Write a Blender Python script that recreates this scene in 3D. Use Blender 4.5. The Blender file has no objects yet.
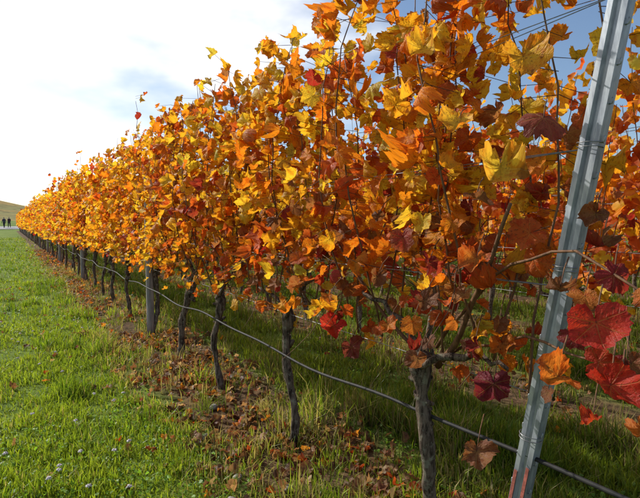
import bpy, math, random
import numpy as np
from mathutils import Vector
R = np.random.default_rng(7); random.seed(7)
scene = bpy.context.scene
COL = scene.collection
ROW_D = 1.42; ROW_GAP = 2.0; VS = 1.15; S0 = 1.41; ROW_END = 86.0

# ---------------------------------------------------------------- helpers
def link(ob, parent=None):
    COL.objects.link(ob)
    if parent: ob.parent = parent
    return ob
def empty(name, loc=(0,0,0)):
    e = bpy.data.objects.new(name, None); e.empty_display_size = .2
    return link(e)
def mesh_obj(name, V, loops, totals, mat, attrs=None, parent=None, smooth=True):
    me = bpy.data.meshes.new(name)
    V = np.asarray(V, np.float32); loops = np.asarray(loops, np.int32).ravel(); totals = np.asarray(totals, np.int32)
    me.vertices.add(len(V)); me.vertices.foreach_set('co', V.ravel())
    me.loops.add(len(loops)); me.loops.foreach_set('vertex_index', loops)
    me.polygons.add(len(totals))
    starts = np.concatenate([[0], np.cumsum(totals)[:-1]]).astype(np.int32)
    me.polygons.foreach_set('loop_start', starts); me.polygons.foreach_set('loop_total', totals)
    me.polygons.foreach_set('use_smooth', np.full(len(totals), smooth))
    me.update(calc_edges=True); me.validate()
    if attrs:
        for k, (typ, a) in attrs.items():
            at = me.attributes.new(k, typ, 'POINT')
            at.data.foreach_set('color' if typ == 'FLOAT_COLOR' else 'vector', np.asarray(a, np.float32).ravel())
    me.materials.append(mat)
    return link(bpy.data.objects.new(name, me), parent)
_lat = np.random.default_rng(3).random((256, 256))
def vnoise(x, y, sc=1.0, off=0):
    x = np.asarray(x)*sc+off*17.3+500; y = np.asarray(y)*sc+off*9.1+500
    xi = np.floor(x).astype(int); yi = np.floor(y).astype(int); fx = x-xi; fy = y-yi
    fx = fx*fx*(3-2*fx); fy = fy*fy*(3-2*fy)
    g = lambda a, b: _lat[a % 256, b % 256]
    return (g(xi,yi)*(1-fx)+g(xi+1,yi)*fx)*(1-fy)+(g(xi,yi+1)*(1-fx)+g(xi+1,yi+1)*fx)*fy
def sstep(a, b, x):
    t = np.clip((x-a)/(b-a), 0, 1); return t*t*(3-2*t)
def norm(a): return a/np.maximum(np.linalg.norm(a, axis=-1, keepdims=True), 1e-9)

class NT:
    def __init__(s, tree): s.t = tree; tree.nodes.clear()
    def n(s, typ, ins=None, **kw):
        nd = s.t.nodes.new(typ)
        for k, v in kw.items(): setattr(nd, k, v)
        if ins:
            for k, v in ins.items():
                if isinstance(v, bpy.types.NodeSocket): s.t.links.new(v, nd.inputs[k])
                else: nd.inputs[k].default_value = v
        return nd
    def m(s, op, a, b=0.0, c=0.0, clamp=False):
        return s.n('ShaderNodeMath', {0: a, 1: b, 2: c}, operation=op, use_clamp=clamp).outputs[0]
    def mix(s, f, a, b, blend='MIX'):
        nd = s.n('ShaderNodeMix', None, data_type='RGBA', blend_type=blend)
        for k, v in ((0, f), (6, a), (7, b)):
            if isinstance(v, bpy.types.NodeSocket): s.t.links.new(v, nd.inputs[k])
            else: nd.inputs[k].default_value = v if k == 0 else (*v[:3], 1)
        return nd.outputs[2]
    def ramp(s, f, a, b):
        return s.n('ShaderNodeMapRange', {0: f, 1: a, 2: b, 3: 0.0, 4: 1.0}, interpolation_type='SMOOTHSTEP').outputs[0]
    def noise(s, vec, sc, det=3.0, rough=.55):
        return s.n('ShaderNodeTexNoise', {'Vector': vec, 'Scale': sc, 'Detail': det, 'Roughness': rough}).outputs[0]
def material(name):
    m = bpy.data.materials.new(name); m.use_nodes = True
    return m, NT(m.node_tree)
def out(t, sh): t.n('ShaderNodeOutputMaterial', {'Surface': sh})
def simple(name, ca, cb, sc, rough=.7, metal=0.0, bump=.3, stretch=None, spec=.3, bd=.005):
    m, t = material(name)
    co = t.n('ShaderNodeTexCoord').outputs['Object']
    if stretch: co = t.n('ShaderNodeMapping', {'Vector': co, 'Scale': stretch}).outputs[0]
    f = t.noise(co, sc, 5.0, .65)
    c = t.mix(t.ramp(f, .3, .7), ca, cb)
    b = t.n('ShaderNodeBump', {'Height': f, 'Strength': bump, 'Distance': bd}).outputs[0]
    p = t.n('ShaderNodeBsdfPrincipled', {'Base Color': c, 'Roughness': rough, 'Metallic': metal, 'Normal': b, 'Specular IOR Level': spec})
    out(t, p.outputs[0]); return m

# ---------------------------------------------------------------- materials
def leaf_material(detail=True):
    m, t = material('grape_leaf_autumn' if detail else 'grape_leaf_autumn_plain')
    col = t.n('ShaderNodeAttribute', attribute_name='lcol').outputs['Color']
    if not detail:
        co = t.n('ShaderNodeTexCoord').outputs['Object']
        n1 = t.noise(co, 24.0, 2.0, .6)
        c = t.mix(t.m('MULTIPLY', t.ramp(n1, .50, .66), .7), col, t.mix(1.0, col, (.66, .30, .18), 'MULTIPLY'))
        p = t.n('ShaderNodeBsdfPrincipled', {'Base Color': c, 'Roughness': .5, 'Specular IOR Level': .3})
        tr = t.n('ShaderNodeBsdfTranslucent', {'Color': t.mix(1.0, c, (1.0, .92, .65), 'MULTIPLY')})
        out(t, t.n('ShaderNodeMixShader', {0: .58, 1: p.outputs[0], 2: tr.outputs[0]}).outputs[0])
        return m
    luv = t.n('ShaderNodeAttribute', attribute_name='luv').outputs['Vector']
    sx = t.n('ShaderNodeSeparateXYZ', {0: luv})
    u = t.m('ABSOLUTE', sx.outputs[0]); v = sx.outputs[1]; rnd = sx.outputs[2]
    vein = None
    for a in (0, 52, 108):
        ca, sa = math.cos(math.radians(a)), math.sin(math.radians(a))
        d = t.m('ABSOLUTE', t.m('SUBTRACT', t.m('MULTIPLY', u, ca), t.m('MULTIPLY', v, sa)))
        al = t.m('ADD', t.m('MULTIPLY', u, sa), t.m('MULTIPLY', v, ca))
        w = t.m('MAXIMUM', t.m('MULTIPLY_ADD', al, -.03, .036), .006)
        k = t.m('SUBTRACT', 1.0, t.m('DIVIDE', d, w), clamp=True)
        ch = t.m('ABSOLUTE', t.m('SUBTRACT', t.m('FRACT', t.m('MULTIPLY', t.m('SUBTRACT', al, t.m('MULTIPLY', d, .8)), 6.0)), .5))
        chm = t.m('MULTIPLY', t.m('SUBTRACT', 1.0, t.m('MULTIPLY', ch, 9.0), clamp=True), t.m('SUBTRACT', 1.0, t.m('MULTIPLY', d, 3.0), clamp=True))
        k = t.m('MAXIMUM', k, t.m('MULTIPLY', chm, .45))
        k = t.m('MULTIPLY', k, t.ramp(al, 0.0, .05))
        vein = k if vein is None else t.m('MAXIMUM', vein, k)
    pos = t.n('ShaderNodeCombineXYZ', {0: sx.outputs[0], 1: v, 2: t.m('MULTIPLY', rnd, 37.0)}).outputs[0]
    n1 = t.noise(pos, 2.6, 3.0, .65); n2 = t.noise(pos, 10.0, 2.0, .6)
    rad = t.m('SQRT', t.m('ADD', t.m('MULTIPLY', u, u), t.m('MULTIPLY', v, v)))
    dark = t.mix(1.0, col, (.74, .34, .18), 'MULTIPLY')
    c = t.mix(t.m('MULTIPLY', t.ramp(n1, .48, .64), .68), col, dark)
    c = t.mix(t.m('MULTIPLY', t.ramp(n2, .58, .68), .62), c, (.17, .05, .015))
    vc = t.mix(.5, col, (.92, .70, .20))
    c = t.mix(t.m('MULTIPLY', vein, .42), c, vc)
    # withered brown margin, uneven
    mar = t.ramp(t.m('ADD', rad, t.m('MULTIPLY', t.m('SUBTRACT', n1, .5), 1.5)), .84, 1.02)
    c = t.mix(t.m('MULTIPLY', mar, .75), c, (.20, .075, .025))
    b = t.n('ShaderNodeBump', {'Height': t.m('ADD', t.m('MULTIPLY', vein, -.6), n2), 'Strength': .7, 'Distance': .005}).outputs[0]
    p = t.n('ShaderNodeBsdfPrincipled', {'Base Color': c, 'Roughness': .5, 'Specular IOR Level': .3, 'Normal': b})
    tr = t.n('ShaderNodeBsdfTranslucent', {'Color': t.mix(1.0, c, (1.0, .92, .65), 'MULTIPLY'), 'Normal': b})
    out(t, t.n('ShaderNodeMixShader', {0: .58, 1: p.outputs[0], 2: tr.outputs[0]}).outputs[0])
    return m
def grass_material():
    m, t = material('grass_blades')
    col = t.n('ShaderNodeAttribute', attribute_name='lcol').outputs['Color']
    p = t.n('ShaderNodeBsdfPrincipled', {'Base Color': col, 'Roughness': .45, 'Specular IOR Level': .35})
    tr = t.n('ShaderNodeBsdfTranslucent', {'Color': t.mix(1.0, col, (1.0, 1.0, .5), 'MULTIPLY')})
    out(t, t.n('ShaderNodeMixShader', {0: .55, 1: p.outputs[0], 2: tr.outputs[0]}).outputs[0])
    return m
def ground_material():
    m, t = material('vineyard_ground')
    co = t.n('ShaderNodeTexCoord').outputs['Object']
    sx = t.n('ShaderNodeSeparateXYZ', {0: co})
    wob = t.m('MULTIPLY', t.m('SUBTRACT', t.noise(co, 1.3), .5), .35)
    x = t.m('ADD', sx.outputs[0], wob)
    fr = t.m('FRACT', t.m('ADD', t.m('DIVIDE', t.m('SUBTRACT', x, ROW_D), ROW_GAP), .5))
    dist = t.m('MULTIPLY', t.m('ABSOLUTE', t.m('SUBTRACT', fr, .5)), ROW_GAP)
    soil = t.m('SUBTRACT', 1.0, t.ramp(dist, .28, .56))
    soil = t.m('MULTIPLY', soil, t.m('GREATER_THAN', x, .6))
    soil = t.m('MULTIPLY', soil, t.m('LESS_THAN', sx.outputs[1], ROW_END+1))
    n = t.noise(co, 14.0, 6.0, .7); nb = t.noise(co, .5, 4.0)
    g = t.mix(t.ramp(n, .35, .65), (.06, .10, .015), (.15, .22, .03))
    g = t.mix(t.ramp(nb, .4, .7), g, (.18, .23, .04))
    s = t.mix(t.ramp(n, .35, .65), (.05, .032, .018), (.17, .105, .055))
    c = t.mix(soil, g, s)
    b = t.n('ShaderNodeBump', {'Height': n, 'Strength': .8, 'Distance': .03}).outputs[0]
    p = t.n('ShaderNodeBsdfPrincipled', {'Base Color': c, 'Roughness': .95, 'Specular IOR Level': .1, 'Normal': b})
    out(t, p.outputs[0]); return m
M_LEAF = leaf_material(); M_LEAFP = leaf_material(False); M_GRASS = grass_material(); M_GROUND = ground_material()
def bark():
    m, t = material('vine_bark')
    co = t.n('ShaderNodeTexCoord').outputs['Object']
    st = t.n('ShaderNodeMapping', {'Vector': co, 'Scale': (3.0, 3.0, .45)}).outputs[0]
    f = t.noise(st, 22, 6.0, .7); li = t.noise(co, 34, 3.0, .6)
    c = t.mix(t.ramp(f, .35, .65), (.035, .024, .018), (.24, .18, .135))
    c = t.mix(t.m('MULTIPLY', t.ramp(li, .54, .66), .55), c, (.32, .31, .23))
    b = t.n('ShaderNodeBump', {'Height': f, 'Strength': 1.0, 'Distance': .02}).outputs[0]
    out(t, t.n('ShaderNodeBsdfPrincipled', {'Base Color': c, 'Roughness': .95, 'Specular IOR Level': .1, 'Normal': b}).outputs[0])
    return m
M_BARK = bark()
M_CANE = simple('cane_bark', (.08,.035,.018), (.20,.10,.045), 30, .7, 0, .4, (2,2,.4))
M_STEEL = simple('galvanised_steel', (.20,.22,.26), (.42,.45,.49), 34, .5, .5, .35, (1,1,.22), .5, .002)
M_WIRE = simple('galvanised_wire', (.20,.20,.21), (.35,.35,.36), 40, .4, .8, .1)
M_HOSE = simple('black_pipe', (.012,.012,.013), (.035,.033,.030), 20, .6, 0, .05, None, .22)
M_WOOD = simple('weathered_wood', (.18,.165,.15), (.40,.37,.34), 14, .85, 0, .6, (3,3,.25), .2, .006)
M_RUST = simple('red_paint_worn', (.20,.06,.045), (.42,.12,.09), 60, .7, 0, .4)
M_ROAD = simple('asphalt', (.24,.235,.23), (.34,.33,.32), 2, .9, 0, .1)
M_STONE = simple('stone', (.25,.23,.19), (.42,.39,.33), 25, .9, 0, .6)
M_WHITE = simple('clover_petals', (.55,.46,.46), (.82,.78,.78), 200, .7)

# ---------------------------------------------------------------- tubes
def tube(pts, rad, sides=6, rough=0.0, rng=R):
    pts = np.asarray(pts, float); n = len(pts); rad = np.broadcast_to(rad, (n,)).astype(float)
    tan = norm(np.gradient(pts, axis=0))
    ref = np.array([1.0, 0, 0]) if abs(tan[0][0]) < .8 else np.array([0, 1.0, 0])
    Vs = []
    a = np.arange(sides)/sides*2*math.pi
    prof = 1+rough*rng.normal(size=sides)
    for i in range(n):
        e1 = ref-tan[i]*np.dot(ref, tan[i]); e1 /= np.linalg.norm(e1); ref = e1
        e2 = np.cross(tan[i], e1)
        rr = rad[i]*(prof*.6+.4*(1+rough*1.4*rng.normal(size=sides)) if rough else 1.0)
        rr = np.broadcast_to(rr, (sides,))
        Vs.append(pts[i]+np.outer(np.cos(a)*rr, e1)+np.outer(np.sin(a)*rr, e2))
    V = np.concatenate(Vs)
    i = np.arange(n-1)[:, None]*sides; j = np.arange(sides)[None]; k = (j+1) % sides
    F = np.stack([i+j, i+k, i+sides+k, i+sides+j], -1).reshape(-1, 4)
    caps = [np.arange(sides)[::-1], np.arange(sides)+(n-1)*sides]
    return V, F, caps
class TB:
    def __init__(s): s.V = []; s.L = []; s.T = []; s.o = 0
    def add(s, pts, rad, sides=6, rough=0.0):
        V, F, caps = tube(pts, rad, sides, rough)
        s.V.append(V); s.L.append((F+s.o).ravel()); s.T.append(np.full(len(F), 4))
        for c in caps: s.L.append(c+s.o); s.T.append(np.array([sides]))
        s.o += len(V)
    def segs(s, P0, P1, r0, r1):
        P0 = np.asarray(P0); P1 = np.asarray(P1); n = len(P0)
        if n == 0: return
        t = norm(P1-P0); ref = np.where(np.abs(t[:, :1]) < .8, [[1., 0, 0]], [[0, 1., 0]])
        e1 = norm(np.cross(t, ref)); e2 = np.cross(t, e1)
        V = []
        for P, r in ((P0, r0), (P1, r1)):
            r = np.broadcast_to(r, (n,))[:, None]
            for a in (0, 2.094, 4.189): V.append(P+r*(math.cos(a)*e1+math.sin(a)*e2))
        V = np.stack(V, 1).reshape(-1, 3)
        b = np.arange(n)[:, None]*6+s.o
        F = np.stack([np.concatenate([b+j, b+(j+1) % 3, b+3+(j+1) % 3, b+3+j], 1) for j in range(3)], 1).reshape(-1, 4)
        s.V.append(V); s.L.append(F.ravel()); s.T.append(np.full(len(F), 4)); s.o += len(V)
    def build(s, name, mat, parent=None):
        if not s.V: return None
        return mesh_obj(name, np.concatenate(s.V), np.concatenate(s.L), np.concatenate(s.T), mat, None, parent)

# ---------------------------------------------------------------- leaf templates
KA = np.radians([0, 10, 20, 30, 42, 53, 64, 80, 95, 108, 125, 145, 165, 180])
KR = np.array([1.0, .93, .82, .76, .84, .92, .86, .76, .78, .82, .76, .68, .54, .12])
def leaf_template(lod, rng):
    if lod == 2: ph = np.radians([0, 29, 53, 80, 108, 160, 200, 252, 280, 307, 331]); N = len(ph)
    elif lod == 1: ph = np.radians([0, 15, 29, 42, 54, 68, 80, 95, 110, 135, 165, 180, 195, 225, 250, 265, 280, 292, 306, 318, 331, 345]); N = len(ph)
    else: N = 44; ph = np.arange(N*1.0)/N*2*math.pi
    a = np.where(ph > math.pi, 2*math.pi-ph, ph)
    r = np.interp(a, KA, KR)
    deep = rng.uniform(.6, 1.15); r = .85+(r-.85)*np.where(a < 2.3, deep, 1)
    r = np.maximum(r, .1)
    asym = 1+.10*rng.normal()*np.sin(ph)+.06*rng.normal()*np.sin(2*ph)
    r = r*asym*(1+.045*rng.normal(size=N))
    if lod == 0: r = r*(1+.045*np.where(np.arange(N) % 2 == 0, 1, -1))
    cup = rng.normal(.0, .36)-.14; fold = rng.uniform(-.1, .75); ruf = rng.uniform(.08, .30); roll = rng.normal(0, .55)
    tw = rng.normal(0, .4); p2 = rng.uniform(0, 6)
    def z(u, v, rr, ph): return cup*(u*u+v*v)+fold*np.abs(u)+ruf*rr*np.sin(5*ph+fold*30)*rr+.06*rr*np.sin(9*ph+p2)*rr+roll*v*np.abs(v)*.6+tw*u*v+rng.normal(0, .026, size=np.shape(u))
    P = [np.array([[0, 0, 0.]])]
    rings = (.35, .7, 1.0) if lod == 0 else ((.55, 1.0) if lod == 1 else (1.0,))
    E = [np.array([0.])]
    for q in rings:
        u = np.sin(ph)*r*q; v = np.cos(ph)*r*q
        zz = z(u, v, r*q, ph); sh = 1-np.minimum(.35, .35*np.abs(zz))    # curling pulls the rim in
        P.append(np.stack([u*sh, v*sh, zz], 1)); E.append(np.full(N, q))
    P = np.concatenate(P); E = np.concatenate(E)
    L = []; T = []
    for j in range(N):
        L += [0, 1+(j+1) % N, 1+j]; T.append(3)
        for k in range(len(rings)-1):
            o = 1+k*N; L += [o+j, o+(j+1) % N, o+N+(j+1) % N, o+N+j]; T.append(4)
    return P, E, np.array(L), np.array(T)
NVAR = 24
TPL = {l: [leaf_template(l, np.random.default_rng(100*l+i)) for i in range(NVAR)] for l in (0, 1, 2)}

def build_leaves(name, P, Nn, Tt, S, C, Ce, lod, parent=None, mat=None):
    P = np.asarray(P, float); n = len(P)
    if n == 0: return
    Nn = norm(np.asarray(Nn, float)); Tt = np.asarray(Tt, float)
    Tt = norm(Tt-Nn*np.sum(Tt*Nn, 1, keepdims=True)); B = np.cross(Tt, Nn)
    var = R.integers(0, NVAR, n); rnd = R.random(n)
    VV = []; LL = []; TT = []; CC = []; UU = []; o = 0
    for k in range(NVAR):
        idx = np.where(var == k)[0]
        if len(idx) == 0: continue
        Pt, E, L, T = TPL[lod][k]; m = len(Pt)
        sc = np.asarray(S)[idx][:, None, None]
        q = Pt[None]
        zz = q[..., 2:]*R.uniform(.4, 1.8, (len(idx), 1, 1))
        wx = R.uniform(.82, 1.1, (len(idx), 1, 1))
        V = P[idx][:, None]+sc*(q[..., 0:1]*wx*B[idx][:, None]+q[..., 1:2]*Tt[idx][:, None]+zz*Nn[idx][:, None])
        VV.append(V.reshape(-1, 3))
        LL.append((L[None]+(np.arange(len(idx))*m)[:, None]+o).ravel()); TT.append(np.tile(T, len(idx)))
        e = (E**2)[None, :, None]*.8
        c = C[idx][:, None]*(1-e)+Ce[idx][:, None]*e
        c = np.concatenate([c, np.ones((*c.shape[:2], 1))], -1); CC.append(c.reshape(-1, 4))
        if lod == 0:
            uv = np.stack([np.broadcast_to(Pt[:, 0], (len(idx), m)), np.broadcast_to(Pt[:, 1], (len(idx), m)), np.broadcast_to(rnd[idx][:, None], (len(idx), m))], -1)
            UU.append(uv.reshape(-1, 3))
        o += m*len(idx)
    at = {'lcol': ('FLOAT_COLOR', np.concatenate(CC))}
    if lod == 0: at['luv'] = ('FLOAT_VECTOR', np.concatenate(UU))
    return mesh_obj(name, np.concatenate(VV), np.concatenate(LL), np.concatenate(TT), mat or (M_LEAF if lod == 0 else M_LEAFP), at, parent)

PAL = np.array([[.97,.68,.05],[.97,.53,.03],[.92,.34,.02],[.78,.15,.02],[.42,.17,.06],[.46,.035,.03],[.80,.66,.08]])
def leaf_colours(P):
    n = len(P); s = P[:, 1]; h = P[:, 2]; d = P[:, 0]
    red = np.clip(1.0-s*.20, 0, 1)*sstep(1.65, 1.0, h)
    row2 = (d > 2.4)*1.0
    cl = vnoise(s+d*3, h, 2.2, 1); rc = sstep(.60, .80, vnoise(s-d*2, h, 2.6, 61))
    w = np.zeros((n, 7))
    w[:, 0] = .36+.6*(cl-.5); w[:, 1] = .34; w[:, 2] = .18+.18*(1-cl)+.22*row2+.1*rc; w[:, 3] = .035+.42*red+.12*(1-cl)**2+.26*row2+.25*rc
    w[:, 4] = .025+.32*red+.03*(h < 1.1); w[:, 5] = .008+.16*red+.07*row2+.04*rc; w[:, 6] = .02+.03*(h > 1.7)*(s < 4)
    w[:, 0] *= (1-.75*red)*(1-.3*row2); w[:, 1] *= (1-.6*red)
    w = np.clip(w, .004, None); w /= w.sum(1, keepdims=True)
    k = (R.random((n, 1)) > np.cumsum(w, 1)).sum(1).clip(0, 6)
    C = PAL[k]*R.uniform(.82, 1.04, (n, 1))*R.uniform(.94, 1.04, (n, 3))
    k2 = np.array([1, 2, 3, 4, 4, 4, 0])[k]
    mixf = R.random((n, 1))*.9
    Ce = C*(1-mixf)+PAL[k2]*mixf
    return np.clip(C, 0, .97), np.clip(Ce, 0, .97)
def orient(n, side):
    Nn = np.stack([side*.7, np.full(n, .0), np.full(n, .45)], 1)+R.normal(0, 1, (n, 3))*[.40, .60, .42]
    Tt = np.stack([side*.5, np.zeros(n), np.full(n, -.9)], 1)+R.normal(0, .42, (n, 3))
    return Nn, Tt

# ---------------------------------------------------------------- vines
POST_B = np.array([1.36, 1.035, 0.0]); POST_T = np.array([1.36, .575, 2.55])
def post_s(h): return POST_B[1]+(POST_T[1]-POST_B[1])*h/POST_T[2]
def vine_shoots(s0, d, cane_tb, first=False, nsh=11, per=3):
    pos = []; side = []; base = []
    for i in range(nsh):
        sy = s0-.56+1.12*(i+.5)/nsh+R.normal(0, .04)
        p = np.array([d+R.normal(0, .04), sy, .84+R.uniform(-.05, .14)])
        tall = R.random() < .14
        top = R.uniform(2.05, 2.44)+(.32 if tall else 0)
        lx, ly = R.normal(0, .07), R.normal(0, .10); A = R.normal(0, .13)
        n = 13; t = np.linspace(0, 1, n)
        path = np.stack([p[0]+lx*t+A*np.sin(t*2.6)+R.normal(0, .008, n), p[1]+ly*t+.03*np.sin(t*7+i)+R.normal(0, .008, n), p[2]+(top-p[2])*t], 1)
        cane_tb.add(path, np.linspace(.0050, .0022, n), 5)
        for j in range(n):
            h = path[j, 2]
            near = max(0, 1-(s0-1.3)/2.9)
            keep = .38+.62*sstep(.85+.15*near, 1.15+.20*near, h) if near > 0 else .66+.34*sstep(.75, 1.05, h)
            keep *= .78+.5*vnoise(path[j, 1]*1.0, h, 3.2, 40+int(d))
            if h > 2.42: keep *= .3
            for q in range(per):
                if R.random() > keep: continue
                ang = R.uniform(0, 2*math.pi); pl = R.uniform(.03, .18)
                b = path[j]+np.array([0, 0, R.uniform(-.06, .06)])
                lp = b+np.array([math.cos(ang)*pl*1.15, math.sin(ang)*pl*.8, R.uniform(-.05, .04)])
                if d < 2 and lp[0] < 1.5 and abs(lp[1]-post_s(lp[2])) < .12 : continue
                if d < 2 and lp[1] < post_s(lp[2])-.02 and lp[2] > 1.3: continue
                pos.append(lp); base.append(b); side.append(np.sign(lp[0]-d) if R.random() < .85 else -np.sign(lp[0]-d))
    return np.array(pos), np.array(side), np.array(base)
def trunk_path(s0, d, seed):
    r = np.random.default_rng(seed)
    n = 18; t = np.linspace(0, 1, n); lean = r.normal(0, .05, 2)
    H = .80+r.uniform(-.04, .05)
    x = d+lean[0]*t+.018*np.sin(t*7+r.uniform(0, 6))+np.cumsum(r.normal(0, .005, n)); y = s0+lean[1]*t+.020*np.sin(t*6+r.uniform(0, 6))+np.cumsum(r.normal(0, .006, n))
    x = x-(x[0]-d); y = y-(y[0]-s0)
    rad = .032*(1+.35*np.exp(-t*9))*(1+.13*np.sin(t*17+seed)+r.normal(0, .10, n)); rad[-4:] *= [1.15, 1.35, 1.6, 1.2]
    return np.stack([x, y, -.04+t*(H+.04)], 1), rad*r.uniform(.68, .95)
def add_trunk(tb, s0, d, seed, sides=12):
    p, r = trunk_path(s0, d, seed)
    if sides < 9: p = p[::3]; r = r[::3]
    tb.add(p, r, sides, .14)
    head = p[-1]
    if sides >= 9:
        rr = np.random.default_rng(seed+50)
        for sg in (-1, 1):
            m = 10; t = np.linspace(0, 1, m); L = rr.uniform(.36, .50); rise = rr.uniform(.10, .34)
            a = np.stack([head[0]+.03*np.sin(t*5+sg)+rr.normal(0, .008, m), head[1]+sg*L*t, head[2]-.05+rise*np.sin(t*1.9)+rr.normal(0, .010, m)], 1)
            tb.add(a, np.linspace(.016, .006, m)*(1+rr.normal(0, .1, m)), 8, .12)
        for q in range(9):
            dv = norm(rr.normal(0, 1, 3)*[1, 1, .4]+[0, 0, .5]); b = head-[0, 0, rr.uniform(.02, .3)]
            tb.add(np.stack([b, b+dv*.035, b+dv*.055]), [.015, .012, .007], 7, .2)
    else:
        tb.add(np.array([head-[0, .45, -.05], head-[0, 0, .03], head+[0, .45, .05]]), [.01, .02, .01], 5)

NV_NEAR = 12
for i in range(NV_NEAR):
    s0 = S0+i*VS
    e = empty('grapevine')
    e.name = 'grapevine' if i == 0 else 'grapevine.%03d' % i
    tb = TB(); add_trunk(tb, s0, ROW_D, 10+i, 14 if i < 5 else 9); tb.build('trunk', M_BARK, e)
    ct = TB()
    pos, side, base = vine_shoots(s0, ROW_D, ct, first=(i == 0), nsh=13 if i < 4 else 12, per=4)
    if i < 5: ct.segs(base, pos, .0016, .0011)
    for q in range(16 if i < 5 else 0):
        b = np.array([ROW_D+R.normal(0, .06), s0+R.uniform(-.5, .5), R.uniform(.85, 1.3)])
        n = 7; t = np.linspace(0, 1, n); g = R.normal(0, .16, 2)
        ct.add(np.stack([b[0]+g[0]*t, b[1]+g[1]*t+.02*np.sin(t*8), b[2]+R.uniform(-.35, .25)*t+.03*np.sin(t*5)], 1), np.linspace(.003, .0012, n), 4)
    ct.build('canes', M_CANE, e)
    C, Ce = leaf_colours(pos); Nn, Tt = orient(len(pos), side)
    S = R.uniform(.040, .080, len(pos))*(1.0 if i < 6 else 1.08)*(.78+.22*sstep(.9, 1.4, pos[:, 2]))
    build_leaves('leaves', pos, Nn, Tt, S, C, Ce, 0 if i < 4 else 1, e)
    if i == 0:
        big = [  # position, radius, colour, edge, normal, tip
          ((1.08,.57,1.13), .080, (.70,.07,.03), (.45,.02,.02), (-.7,-.6,.35), (.1,-.1,-1)),
          ((1.05,.52,1.01), .074, (.65,.06,.03), (.42,.03,.02), (-.6,-.5,.6), (.3,-.5,-.9)),
          ((1.04,.63,1.0), .062, (.85,.30,.04), (.70,.12,.02), (-.4,-.6,.6), (-.5,.6,-.5)),
          ((1.18,.91,.88), .072, (.25,.025,.04), (.18,.02,.03), (-.6,-.6,.4), (.1,.1,-1)),
          ((1.29,1.90,.86), .088, (.70,.06,.04), (.5,.03,.03), (-.6,-.6,.5), (-.4,.3,-.8)),
          ((1.33,1.82,.77), .070, (.30,.06,.05), (.2,.05,.04), (-.6,-.5,.3), (.3,-.2,-.9)),
          ((1.14,.87,1.50), .080, (.85,.64,.06), (.88,.40,.05), (-.7,-.5,.5), (.1,0,-1)),
          ((1.13,.74,1.61), .080, (.36,.09,.05), (.24,.06,.05), (-.3,-.6,.8), (-.2,.2,-.5)),
          ((1.11,1.0,1.64), .080, (.95,.62,.05), (.88,.36,.03), (-.6,-.5,.6), (-.1,.1,-1)),
          ((1.22,1.0,.63), .062, (.34,.15,.07), (.24,.10,.04), (-.6,-.5,.6), (.2,.2,-.9)),
          ((1.25,.62,1.22), .065, (.40,.04,.04), (.28,.03,.03), (-.6,-.6,.5), (.5,-.2,-.8)),
          ((1.18,.98,1.24), .060, (.75,.26,.04), (.5,.09,.03), (-.7,-.4,.5), (.3,.2,-.9)),
          ((1.22,1.25,1.07), .055, (.60,.11,.03), (.36,.05,.03), (-.7,-.4,.5), (-.3,.2,-.9)),
          ((1.24,1.45,.95), .055, (.80,.28,.04), (.5,.09,.03), (-.5,-.4,.7), (.3,-.4,-.8)),
          ((1.12,1.15,1.90), .078, (.95,.64,.05), (.92,.45,.03), (-.6,-.4,.6), (0,.2,-1)),
          ((1.20,1.35,1.79), .075, (.95,.60,.04), (.90,.40,.03), (-.7,-.4,.5), (0,-.2,-1)),
          ((1.17,.83,1.79), .075, (.95,.56,.04), (.85,.34,.03), (-.6,-.5,.5), (.1,-.2,-1)),
        ]
        for q in range(64):
            y = R.uniform(.36, 1.0) if q < 36 else R.uniform(.9, 2.2); x = 1.36-R.uniform(.0, .27); z = R.uniform(.86, 1.42)
            if abs(y-post_s(z)) < .11 and x < 1.42: continue
            c = np.array([(.60,.07,.03),(.30,.03,.03),(.75,.24,.04),(.32,.13,.06),(.28,.12,.06)][R.integers(0, 5)])
            big.append(((x, y, z), R.uniform(.032, .055), tuple(c), tuple(c*.65), tuple(np.array([-.6,-.4,.4])+R.normal(0,.5,3)), tuple(np.array([0,0,-1])+R.normal(0,.5,3))))
        a = np.array([b[0] for b in big])
        build_leaves('low_leaves', a, [b[4] for b in big], [b[5] for b in big], np.array([b[1] for b in big]),
            np.array([b[2] for b in big]), np.array([b[3] for b in big]), 0, e)
        st = TB()
        for p in a:
            q = p+np.array([min(.12, 1.42-p[0]), (.07 if p[1] > .7 else .05), .07]); m = (p+q)/2+[0, 0, .012]
            st.add(np.stack([q, m, p]), [.0022, .0018, .0013], 5)
        t = np.linspace(0, 1, 12)
        st.add(np.stack([1.40-.17*t, 1.35-.85*t, .86+.42*np.sin(t*2.3)-.02*t+.01*np.sin(t*20)], 1), np.linspace(.007, .003, 12), 7, .06)
        st.add(np.stack([1.42-.2*t, 1.30-.85*t, .84+.16*np.sin(t*2.6)+.012*np.sin(t*17)], 1), np.linspace(.006, .002, 12), 6, .06)
        st.add(np.stack([1.42-.12*t, 1.38+.5*t, .80+.45*t**1.5], 1), np.linspace(.010, .005, 12), 7, .06)
        st.add(np.stack([1.42-.14*t, 1.36-.42*t, .78+.62*t**1.3+.01*np.sin(t*15)], 1), np.linspace(.013, .006, 12), 7, .08)
        st.build('low_shoots', M_CANE, e)

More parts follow.
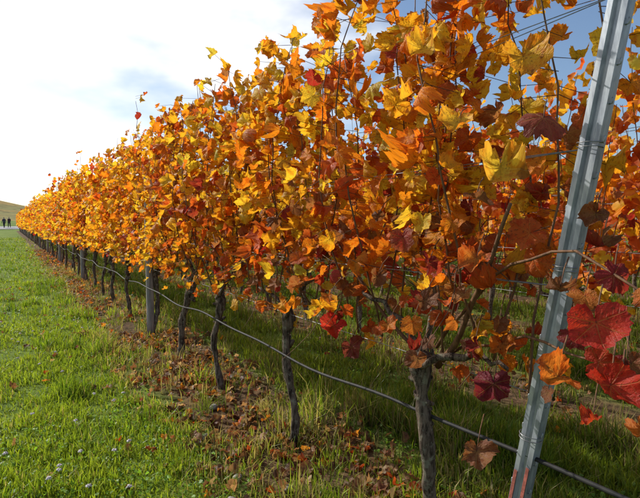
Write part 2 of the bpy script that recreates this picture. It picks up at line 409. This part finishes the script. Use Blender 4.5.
def volume_leaves(d, s_a, s_b, per_m):
    n = int((s_b-s_a)*per_m)
    s = R.uniform(s_a, s_b, n)
    h = .72+1.70*R.beta(1.35, 1.2, n)
    top = 2.30+.36*(vnoise(s, s*0+d, 2.6, 2)-.5)*2
    h = np.minimum(h*(top/2.3), top+R.uniform(-.12, .16, n))
    half = .15+.08*vnoise(s, h, 1.7, 3)
    off = R.normal(0, 1, n)*half; off = np.clip(off, -.38, .38)
    low = vnoise(s, s*0+d, 1.8, 5)*.22
    keep = (h > .64+low) & (R.random(n) < .65+.6*vnoise(s, h, 3.0, 44))
    P = np.stack([d+off, s, h], 1)[keep]
    return P, np.sign(off[keep])
def row_bulk(name, d, a, b, per_m, size, lod, trunks_from, sides=6):
    e = empty(name)
    P, side = volume_leaves(d, a, b, per_m)
    C, Ce = leaf_colours(P); Nn, Tt = orient(len(P), side)
    build_leaves('leaves', P, Nn, Tt, R.uniform(.7, 1.2, len(P))*size, C, Ce, lod, e)
    tb = TB(); s = trunks_from; k = 0
    while s < b:
        add_trunk(tb, s+R.normal(0, .03), d, 200+k+int(d*10), sides); s += VS; k += 1
    tb.build('trunks', M_BARK, e)
    c = TB(); n = int((min(b, 40)-a)*8); s = R.uniform(a, min(b, 40), n)
    P0 = np.stack([d+R.normal(0, .05, n), s, np.full(n, .8)], 1); P1 = P0+np.stack([R.normal(0, .12, n), R.normal(0, .12, n), R.uniform(1.2, 1.85, n)], 1)
    c.segs(P0, P1, .006, .003); c.build('canes', M_CANE, e)
    return e
far0 = S0+NV_NEAR*VS
row_bulk('grapevine_row', ROW_D, far0-.55, 32, 290, .080, 1, far0)
row_bulk('grapevine_row', ROW_D, 32, ROW_END, 160, .105, 2, far0+math.ceil((32-far0)/VS)*VS)
e = empty('grapevine_row'); tb = TB(); ct = TB(); PP = []; SS = []
for i in range(-1, 9):
    s0 = S0-.35+i*VS; add_trunk(tb, s0, ROW_D+ROW_GAP, 60+i, 10)
    p, sd, b = vine_shoots(s0, ROW_D+ROW_GAP, ct, nsh=10, per=3); PP.append(p); SS.append(sd)
P = np.concatenate(PP); sd = np.concatenate(SS); C, Ce = leaf_colours(P); Nn, Tt = orient(len(P), sd)
build_leaves('leaves', P, Nn, Tt, R.uniform(.045, .08, len(P)), C, Ce, 1, e); tb.build('trunks', M_BARK, e); ct.build('canes', M_CANE, e)
row_bulk('grapevine_row', ROW_D+ROW_GAP, 10.8, 50, 130, .11, 2, 11.4)
for k in range(2, 7):
    row_bulk('grapevine_row', ROW_D+ROW_GAP*k, 0.2, 40, 130 if k < 4 else 90, .10 if k < 4 else .13, 2, .8, 6)

# ---------------------------------------------------------------- posts
def steel_post(name, B, T, label=False, w=.052, dp=.036):
    """galvanised roll-formed profile: C section with lips, V groove in the face and wire hooks"""
    B = np.array(B, float); T = np.array(T, float); ax = norm(T-B); L = np.linalg.norm(T-B)
    X = norm(np.cross(ax, [1., 0, 0])) ; X = -X if X[1] < 0 else X
    Y = np.cross(ax, X)
    if Y[0] > 0: Y = -Y
    g = .0022; h = w/2
    mid = [(-h+.010, -dp), (-h, -dp), (-h, 0), (-.012, 0), (-.005, -.011), (.005, -.011), (.012, 0), (h, 0), (h, -dp), (h-.010, -dp)]
    mid = np.array(mid); tn = norm(np.gradient(mid, axis=0)); nr = np.stack([-tn[:, 1], tn[:, 0]], 1)
    prof = np.concatenate([mid+nr*g/2, (mid-nr*g/2)[::-1]]); m = len(prof)
    V = []
    for q in (0, L):
        V += [B+ax*q+X*p[0]+Y*p[1] for p in prof]
    F = [[j, (j+1) % m, m+(j+1) % m, m+j] for j in range(m)]
    n2 = len(mid)
    Lp = sum(F, []); Tt = [4]*m
    for o in (0, m):
        for j in range(n2-1): Lp += [o+j, o+j+1, o+m-2-j, o+m-1-j]; Tt.append(4)
    e = empty(name)
    mesh_obj('profile', V, Lp, Tt, M_STEEL, None, e, smooth=False)
    hv = TB(); q = .35
    while q < L-.03:
        for sg in (-1, 1):
            c = B+ax*q+X*sg*(h+.001)-Y*.012
            hv.add(np.stack([c, c+X*sg*.007+ax*.002, c+X*sg*.008+ax*.014, c+X*sg*.005+ax*.017]), .0022, 5)
        q += .10
    hv.build('wire_hooks', M_STEEL, e)
    if label:
        V = []; q0, q1 = .38, .64
        for q in (q0, q1):
            for s in (-h+.002, -.013): V.append(B+ax*q+X*s+Y*.0042)
        V2 = []
        for q in (q0+.02, q1-.03):
            for s in (.013, h-.002): V2.append(B+ax*q+X*s+Y*.0042)
        mesh_obj('red_marking', V+V2, [0, 1, 3, 2, 4, 5, 7, 6], [4, 4], M_RUST, None, e)
steel_post('metal_vineyard_post', POST_B-np.array([0, -.01, .05]), POST_T, True)
for k in range(1, 7):
    dx = ROW_D+ROW_GAP*k
    steel_post('metal_vineyard_post', (dx, .25, -.05), (dx, -.15, 2.35))
for i, s in enumerate([6.0, 12.3, 18.1, 24, 30, 36, 42, 48, 54, 60, 66, 72, 78, 84]):
    tb = TB(); rr = .045; z = np.array([-.05, .3, .8, 1.4, 1.9, 2.08, 2.1])
    tb.add(np.stack([ROW_D-.01+z*0, s+.02*z, z], 1), [rr*1.05, rr, rr, rr*.97, rr*.96, rr*.95, rr*.8], 14, .02)
    tb.build('wooden_vineyard_post', M_WOOD)

# ---------------------------------------------------------------- wires + hose
e = empty('trellis_wire')
tb = TB()
for k in range(0, 5):
    dx = ROW_D+ROW_GAP*k
    for h, off in ((.80, 0), (1.15, -.05), (1.15, .05), (1.55, -.06), (1.55, .06), (1.95, -.05), (1.95, .05), (2.18, 0)):
        y0 = post_s(h) if k == 0 else .05
        ys = np.concatenate([np.linspace(y0, 12, 14), [40, ROW_END if k == 0 else 41]])
        tb.add(np.stack([dx+off*np.minimum(1, (ys-y0)*2)-(.03 if k == 0 else 0)*(ys < y0+.01), ys, h+.008*np.sin(ys*2)], 1), .0016 if k == 0 else .002, 4)
    top = np.array([dx-.06, post_s(2.1) if k == 0 else -.1, 2.1]); tb.add(np.stack([top, [dx-.06, -.95 if k == 0 else -1.3, 0.0]]), .0018, 5)
for h in (.66, 1.15, 1.2, 1.55, 1.95, 2.1):
    a = np.linspace(0, 4*math.pi, 30)
    tb.add(np.stack([1.372+.030*np.sin(a), post_s(h)+.034*np.cos(a), h+.012*a/math.pi/2], 1), .0015, 4)
tb.build('wires', M_WIRE, e)
hs = TB(); y = np.linspace(.2, 30, 260)
hs.add(np.stack([ROW_D-.045+.006*np.sin(y*3), y, .565+.05*sstep(1.5, .8, y)+.018*np.cos((y-S0)*2*math.pi/VS/2)+.01*np.sin(y*5)], 1), .0075, 8)
hs.build('irrigation_hose', M_HOSE)

# ---------------------------------------------------------------- ground, road, hill
ax1 = np.concatenate([[-900, -400, -200, -100, -60, -30, -15], np.arange(-8, 12, .25), [12, 16, 25, 40, 80, 160, 320, 700, 1200]])
ay1 = np.concatenate([[-300, -100, -30, -10, -5], np.arange(-2, 16, .25), np.arange(16, 130, 3), [150, 220, 350, 600, 1200, 2500]])
GX, GY = np.meshgrid(ax1, ay1, indexing='ij')
def gz(x, y): return .035*(vnoise(x, y, .9, 7)-.5)*sstep(30, 10, np.hypot(x, y))+.03*(vnoise(x, y, 3.1, 8)-.5)*sstep(20, 8, np.hypot(x, y))+.055*np.clip(np.asarray(y)-87, 0, 30)
V = np.stack([GX.ravel(), GY.ravel(), gz(GX, GY).ravel()], 1)
nx, ny = GX.shape; i, j = np.meshgrid(np.arange(nx-1), np.arange(ny-1), indexing='ij'); b = (i*ny+j).ravel()
F = np.stack([b, b+ny, b+ny+1, b+1], 1)
mesh_obj('ground', V, F, np.full(len(F), 4), M_GROUND)
xs = np.linspace(-80, 40, 40); rows_ = []
for q in (-3.5, -1, 1, 3.5):
    yc = 94+.0012*(xs-5)**2+q; rows_.append(np.stack([xs, yc, gz(xs, yc)+.06], 1))
V = np.concatenate(rows_); F = np.array([[r*40+k, r*40+k+1, r*40+41+k, r*40+40+k] for r in range(3) for k in range(39)]); mesh_obj('road', V, F, np.full(len(F), 4), M_ROAD)
mh, t = material('hillside')
co = t.n('ShaderNodeTexCoord').outputs['Object']
c = t.mix(t.ramp(t.noise(co, .05, 5.0), .4, .6), (.38, .27, .12), (.27, .25, .12))
c = t.mix(t.ramp(t.noise(co, .3, 3.0), .5, .7), c, (.17, .14, .08))
out(t, t.n('ShaderNodeBsdfPrincipled', {'Base Color': c, 'Roughness': 1.0, 'Specular IOR Level': 0.0}).outputs[0])
hx = np.linspace(-420, 130, 50); hy = np.linspace(150, 700, 50); HX, HY = np.meshgrid(hx, hy, indexing='ij')
HZ = 44*np.exp(-((HX+110)/95)**2)*sstep(150, 330, HY)+2.5*(vnoise(HX, HY, .02, 4)-.5)*sstep(160, 260, HY)+1.2
V = np.stack([HX.ravel(), HY.ravel(), HZ.ravel()], 1); i, j = np.meshgrid(np.arange(49), np.arange(49), indexing='ij'); b = (i*50+j).ravel()
F = np.stack([b, b+50, b+51, b+1], 1); mesh_obj('hill', V, F, np.full(len(F), 4), mh)

# ---------------------------------------------------------------- grass
def rowdist(x):
    q = ((x-ROW_D)/ROW_GAP+.5) % 1-.5
    dd = np.abs(q)*ROW_GAP
    return np.where(x < .4, 9, dd)
def build_grass(name, x, y, hgt, wid, col, lean=.5):
    n = len(x); a = R.uniform(0, 2*math.pi, n); f = R.uniform(0, 2*math.pi, n)
    bx, by = np.cos(a)*wid/2, np.sin(a)*wid/2
    ln = np.abs(R.normal(.0, lean, n))*hgt; lx, ly = np.cos(f)*ln, np.sin(f)*ln
    z0 = gz(x, y)-.005
    hh = np.sqrt(np.maximum(hgt**2-ln**2*.6, (hgt*.3)**2))
    V = np.empty((n, 5, 3))
    V[:, 0] = np.stack([x-bx, y-by, z0], 1); V[:, 1] = np.stack([x+bx, y+by, z0], 1)
    V[:, 2] = np.stack([x+bx*.8+lx*.35, y+by*.8+ly*.35, z0+hh*.62], 1); V[:, 3] = np.stack([x-bx*.8+lx*.35, y-by*.8+ly*.35, z0+hh*.62], 1)
    V[:, 4] = np.stack([x+lx, y+ly, z0+hh], 1)
    b = np.arange(n)[:, None]*5
    L = np.concatenate([b, b+1, b+2, b+3, b+3, b+2, b+4], 1).ravel(); T = np.tile([4, 3], n)
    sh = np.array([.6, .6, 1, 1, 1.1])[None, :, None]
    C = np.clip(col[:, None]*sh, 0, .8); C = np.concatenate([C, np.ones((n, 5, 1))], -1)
    return mesh_obj(name, V.reshape(-1, 3), L, T, M_GRASS, {'lcol': ('FLOAT_COLOR', C.reshape(-1, 4))}, None, False)
N = 440000
r = np.exp(R.uniform(math.log(1.3), math.log(50), N)); az = np.radians(R.uniform(-22, 80, N))
x = r*np.sin(az); y = r*np.cos(az)
x2 = x+.25*(vnoise(x, y, 1.6, 9)-.5)
dd = rowdist(x2)
clump = vnoise(x, y, 5, 11); big = vnoise(x, y, .8, 12); tuft = sstep(.60, .85, vnoise(x, y, 2.6, 50)); thin = vnoise(x, y, 1.9, 77)
keep = (R.random(N) < np.where(dd < .48, .08+.26*(vnoise(x, y, 2.2, 13) > .55), 1.0)*(.45+.55*sstep(.25, .5, clump))*(.6+.4*sstep(.2, .4, thin)))
x, y, r, dd, clump, big, tuft, thin = [q[keep] for q in (x, y, r, dd, clump, big, tuft, thin)]
n = len(x)
edge = sstep(.85, .4, dd)
hgt = R.uniform(.028, .075, n)*(.5+1.0*clump)*(1+1.0*edge*big)*(1+.4*(x > 1.7))*(1+1.1*tuft)
wid = R.uniform(.0030, .0056, n)*(1+.22*r)
g1 = np.array([.115, .22, .02]); g2 = np.array([.38, .46, .045]); g3 = np.array([.58, .48, .2])
f = np.clip(R.random(n)*.75+big*.5-.3*tuft+.25*(thin-.5), 0, 1)[:, None]
col = g1*(1-f)+g2*f
dry = (R.random(n) < .05+.50*edge*(vnoise(x, y, 1.7, 15) > .40))[:, None]
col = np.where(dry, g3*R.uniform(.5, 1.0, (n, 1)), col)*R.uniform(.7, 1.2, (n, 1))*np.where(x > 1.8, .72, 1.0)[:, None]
build_grass('grass', x, y, hgt, wid, col, .65)
xs = []; ys = []; hs_ = []; cs = []
for k in range(800):
    s = R.uniform(.8, 16); row = R.choice([0, 0, 0, 1, 2])
    cx = ROW_D+row*ROW_GAP+R.normal(.0, .38); m = R.integers(14, 34); hh = R.uniform(.06, .17)*(1.2 if row == 0 else 1)
    rad = R.uniform(.02, .07)
    xs.append(cx+R.normal(0, rad, m)); ys.append(s+R.normal(0, rad, m)); hs_.append(hh*R.uniform(.5, 1.1, m))
    c = g3*R.uniform(.5, 1.0) if R.random() < .5 else (g1*.5+g2*R.uniform(.2, .5))*.8
    cs.append(np.tile(c, (m, 1))*R.uniform(.8, 1.2, (m, 1)))
xs = np.concatenate(xs)
build_grass('tall_grass', xs, np.concatenate(ys), np.concatenate(hs_), np.full(len(xs), .0040), np.concatenate(cs), .8)
n = 26000; r = np.exp(R.uniform(math.log(1.2), math.log(14), n)); az = np.radians(R.uniform(-22, 80, n)); x = r*np.sin(az); y = r*np.cos(az)
k = (vnoise(x, y, 1.3, 20) > .42) & (rowdist(x) > .35); x, y, r = x[k], y[k], r[k]; n = len(x)
P = np.stack([x, y, gz(x, y)+R.uniform(.015, .05, n)], 1)
C = np.array([.15, .27, .028])*R.uniform(.7, 1.6, (n, 1))
build_leaves('clover', P, np.array([0, 0, 1.])+R.normal(0, .35, (n, 3)), R.normal(0, 1, (n, 3)), R.uniform(.007, .014, n)*(1+.06*r), C, C*1.1, 2, None, M_GRASS)
fl = TB()
spots = [(-.05,3.1),(.18,2.75),(.32,3.35),(.10,2.25),(.55,2.9),(-.1,4.2),(.2,5.0),(.62,2.05),(.35,4.6),(.0,6.2),(.45,2.4),(.3,7),(.1,3.7),(.5,3.9)]
spots += [(R.uniform(-.3, .8), R.uniform(2.0, 8)) for q in range(22)]
for (fx, fy) in spots:
    z = float(gz(np.array(fx), np.array(fy))); hz = R.uniform(.07, .11); c = np.array([fx, fy, z+hz])
    for q in range(30):
        dv = norm(R.normal(0, 1, 3)); dv[2] = abs(dv[2])*.9-.2
        fl.add(np.stack([c, c+dv*.009, c+dv*.015]), [.0022, .0030, .0008], 4)
fl.build('clover_flowers', M_WHITE)
# ---------------------------------------------------------------- fallen leaves
n = 13000; row = R.choice([0, 1, 2, 3], n, p=[.72, .2, .05, .03])
s = .6+R.random(n)**1.4*26; x = ROW_D+row*ROW_GAP+R.normal(-.06, .27, n)
cl = vnoise(x, s, 2.4, 30); k = R.random(n) < .15+1.3*(cl-.25); x, s = x[k], s[k]
ex = R.uniform(-.2, 1.0, 60); ey = R.uniform(1.8, 12, 60); x = np.concatenate([x, ex]); s = np.concatenate([s, ey]); n = len(x)
P = np.stack([x, s, gz(x, s)+R.uniform(.012, .05, n)], 1)
lp = np.array([[.34,.17,.08],[.46,.26,.12],[.80,.32,.04],[.62,.12,.03],[.20,.10,.05],[.55,.38,.2]])
C = lp[R.choice(6, n, p=[.32, .20, .09, .07, .22, .10])]*R.uniform(.6, 1.1, (n, 1))
build_leaves('fallen_leaves', P, np.array([0, 0, 1.])+R.normal(0, .55, (n, 3)), R.normal(0, 1, (n, 3)), R.uniform(.024, .050, n), C, C*.8, 1, None)
st = TB()
for (sx, sy, q) in [(.86,2.15,.035),(.98,2.35,.03),(.93,2.02,.025),(1.15,2.1,.03),(1.0,2.9,.028),(1.2,3.3,.03)]:
    z = float(gz(np.array(sx), np.array(sy)))+.01
    st.add(np.array([[sx-q, sy, z], [sx-q*.6, sy, z+.004], [sx, sy+.004, z+.006], [sx+q*.6, sy, z+.004], [sx+q, sy, z]]), [q*.2, q*.6, q*.8, q*.65, q*.2], 8, .12)
st.build('stones', M_STONE)

# ---------------------------------------------------------------- walkers on the far road
def walker(name, x, y, z, jac, tro, yaw, ph):
    mm, t = material('clothes_'+name)
    co = t.n('ShaderNodeTexCoord').outputs['Object']; zz = t.n('ShaderNodeSeparateXYZ', {0: co}).outputs[2]
    nz = t.m('MULTIPLY', t.m('SUBTRACT', t.noise(co, 12.0), .5), .03); zz = t.m('ADD', zz, nz)
    c = t.mix(t.m('GREATER_THAN', zz, .09), (.02, .018, .016), tro); c = t.mix(t.m('GREATER_THAN', zz, .93), c, jac)
    c = t.mix(t.m('GREATER_THAN', zz, 1.45), c, (.50, .32, .24)); c = t.mix(t.m('GREATER_THAN', zz, 1.66), c, (.05, .035, .025))
    out(t, t.n('ShaderNodeBsdfPrincipled', {'Base Color': c, 'Roughness': .8}).outputs[0])
    J = {'pel': (0,0,.95,.16), 'wai': (0,0,1.12,.15), 'che': (0,.01,1.30,.18), 'nek': (0,.01,1.46,.06), 'hd1': (0,.02,1.56,.085), 'hd2': (0,.015,1.66,.098), 'hd3': (0,.01,1.73,.06), 'nos': (0,.12,1.60,.018)}
    E = [('pel','wai'),('wai','che'),('che','nek'),('nek','hd1'),('hd1','hd2'),('hd2','hd3'),('hd1','nos')]
    for sg, n_ in ((-1,'l'),(1,'r')):
        w = sg*ph
        J.update({n_+'hip': (sg*.09,0,.90,.12), n_+'kne': (sg*.095,.09*w+.03,.50,.085), n_+'ank': (sg*.095,.16*w-.04,.10,.055), n_+'toe': (sg*.10,.16*w+.12,.045,.04),
            n_+'sho': (sg*.185,0,1.38,.07), n_+'elb': (sg*.23,-.08*w-.02,1.11,.055), n_+'wri': (sg*.23,-.13*w+.08,.88,.035), n_+'pal': (sg*.23,-.15*w+.10,.80,.034)})
        E += [('pel',n_+'hip'),(n_+'hip',n_+'kne'),(n_+'kne',n_+'ank'),(n_+'ank',n_+'toe'),('che',n_+'sho'),(n_+'sho',n_+'elb'),(n_+'elb',n_+'wri'),(n_+'wri',n_+'pal')]
        for f in range(5):
            J[n_+'f%d' % f] = (sg*.225, -.15*w+.06+.022*f+(.02 if f == 4 else 0), .72+(.05 if f == 4 else .004*abs(f-1)), .009)
            E.append((n_+'pal', n_+'f%d' % f))
    keys = list(J); me = bpy.data.meshes.new(name)
    me.from_pydata([J[k][:3] for k in keys], [(keys.index(a), keys.index(b)) for a, b in E], [])
    ob = link(bpy.data.objects.new(name, me)); ob.location = (x, y, z); ob.rotation_euler[2] = yaw
    ob.modifiers.new('skin', 'SKIN')
    for k, v in zip(keys, me.skin_vertices[0].data): v.radius = (J[k][3],)*2; v.use_root = (k == 'pel')
    ob.modifiers.new('sub', 'SUBSURF').render_levels = 1
    me.materials.append(mm)
def onroad(x, y): return float(gz(np.array(x), np.array(y)))+.06
walker('pedestrian', -.55, 93.5, onroad(-.5, 93.5), (.03,.035,.06), (.02,.02,.03), .5, 1)
walker('pedestrian', .15, 94.2, onroad(.2, 94.2), (.05,.02,.02), (.03,.03,.04), .4, -1)

# ---------------------------------------------------------------- light, sky
SUN_AZ = -27.0; SUN_EL = 35.0
a, el = math.radians(SUN_AZ), math.radians(SUN_EL)
sd = Vector((math.sin(a)*math.cos(el), math.cos(a)*math.cos(el), math.sin(el)))
sl = bpy.data.lights.new('sun', 'SUN'); sl.energy = 5.0; sl.angle = math.radians(.53); sl.color = (1.0, .96, .88)
so = link(bpy.data.objects.new('sun', sl)); so.rotation_euler = sd.to_track_quat('Z', 'Y').to_euler(); so.location = (0, 0, 20)
w = bpy.data.worlds.new('World'); scene.world = w; w.use_nodes = True
t = NT(w.node_tree)
sky = t.n('ShaderNodeTexSky', sky_type='NISHITA', sun_disc=False, sun_elevation=el, sun_rotation=a, air_density=1.0, dust_density=1.0, ozone_density=2.5)
g = t.n('ShaderNodeTexCoord').outputs['Generated']
mp = t.n('ShaderNodeMapping', {'Vector': g, 'Scale': (1, 1, 2.2), 'Location': (.3, .1, 0)}).outputs[0]
cn = t.noise(mp, 2.6, 5.0, .5)
dot = t.n('ShaderNodeVectorMath', {0: g, 1: tuple(sd)}, operation='DOT_PRODUCT').outputs['Value']
near = t.m('MULTIPLY', t.ramp(dot, .50, .92), .34)
cm = t.ramp(t.m('ADD', cn, near), .54, .78)
c = t.mix(cm, sky.outputs[0], (8.4, 8.5, 8.7))
out_bg = t.n('ShaderNodeBackground', {'Color': c, 'Strength': .14})
t.n('ShaderNodeOutputWorld', {'Surface': out_bg.outputs[0]})

# ---------------------------------------------------------------- camera
cam = bpy.data.cameras.new('camera'); cam.sensor_width = 36; cam.lens = 27.5; cam.clip_end = 5000; cam.clip_start = .05
co = link(bpy.data.objects.new('camera', cam)); co.location = (0, 0, 1.35)
co.rotation_euler = (math.radians(90-3.15), 0, -math.radians(32.5))
scene.camera = co
scene.view_settings.view_transform = 'Standard'; scene.view_settings.look = 'None'; scene.view_settings.exposure = 0
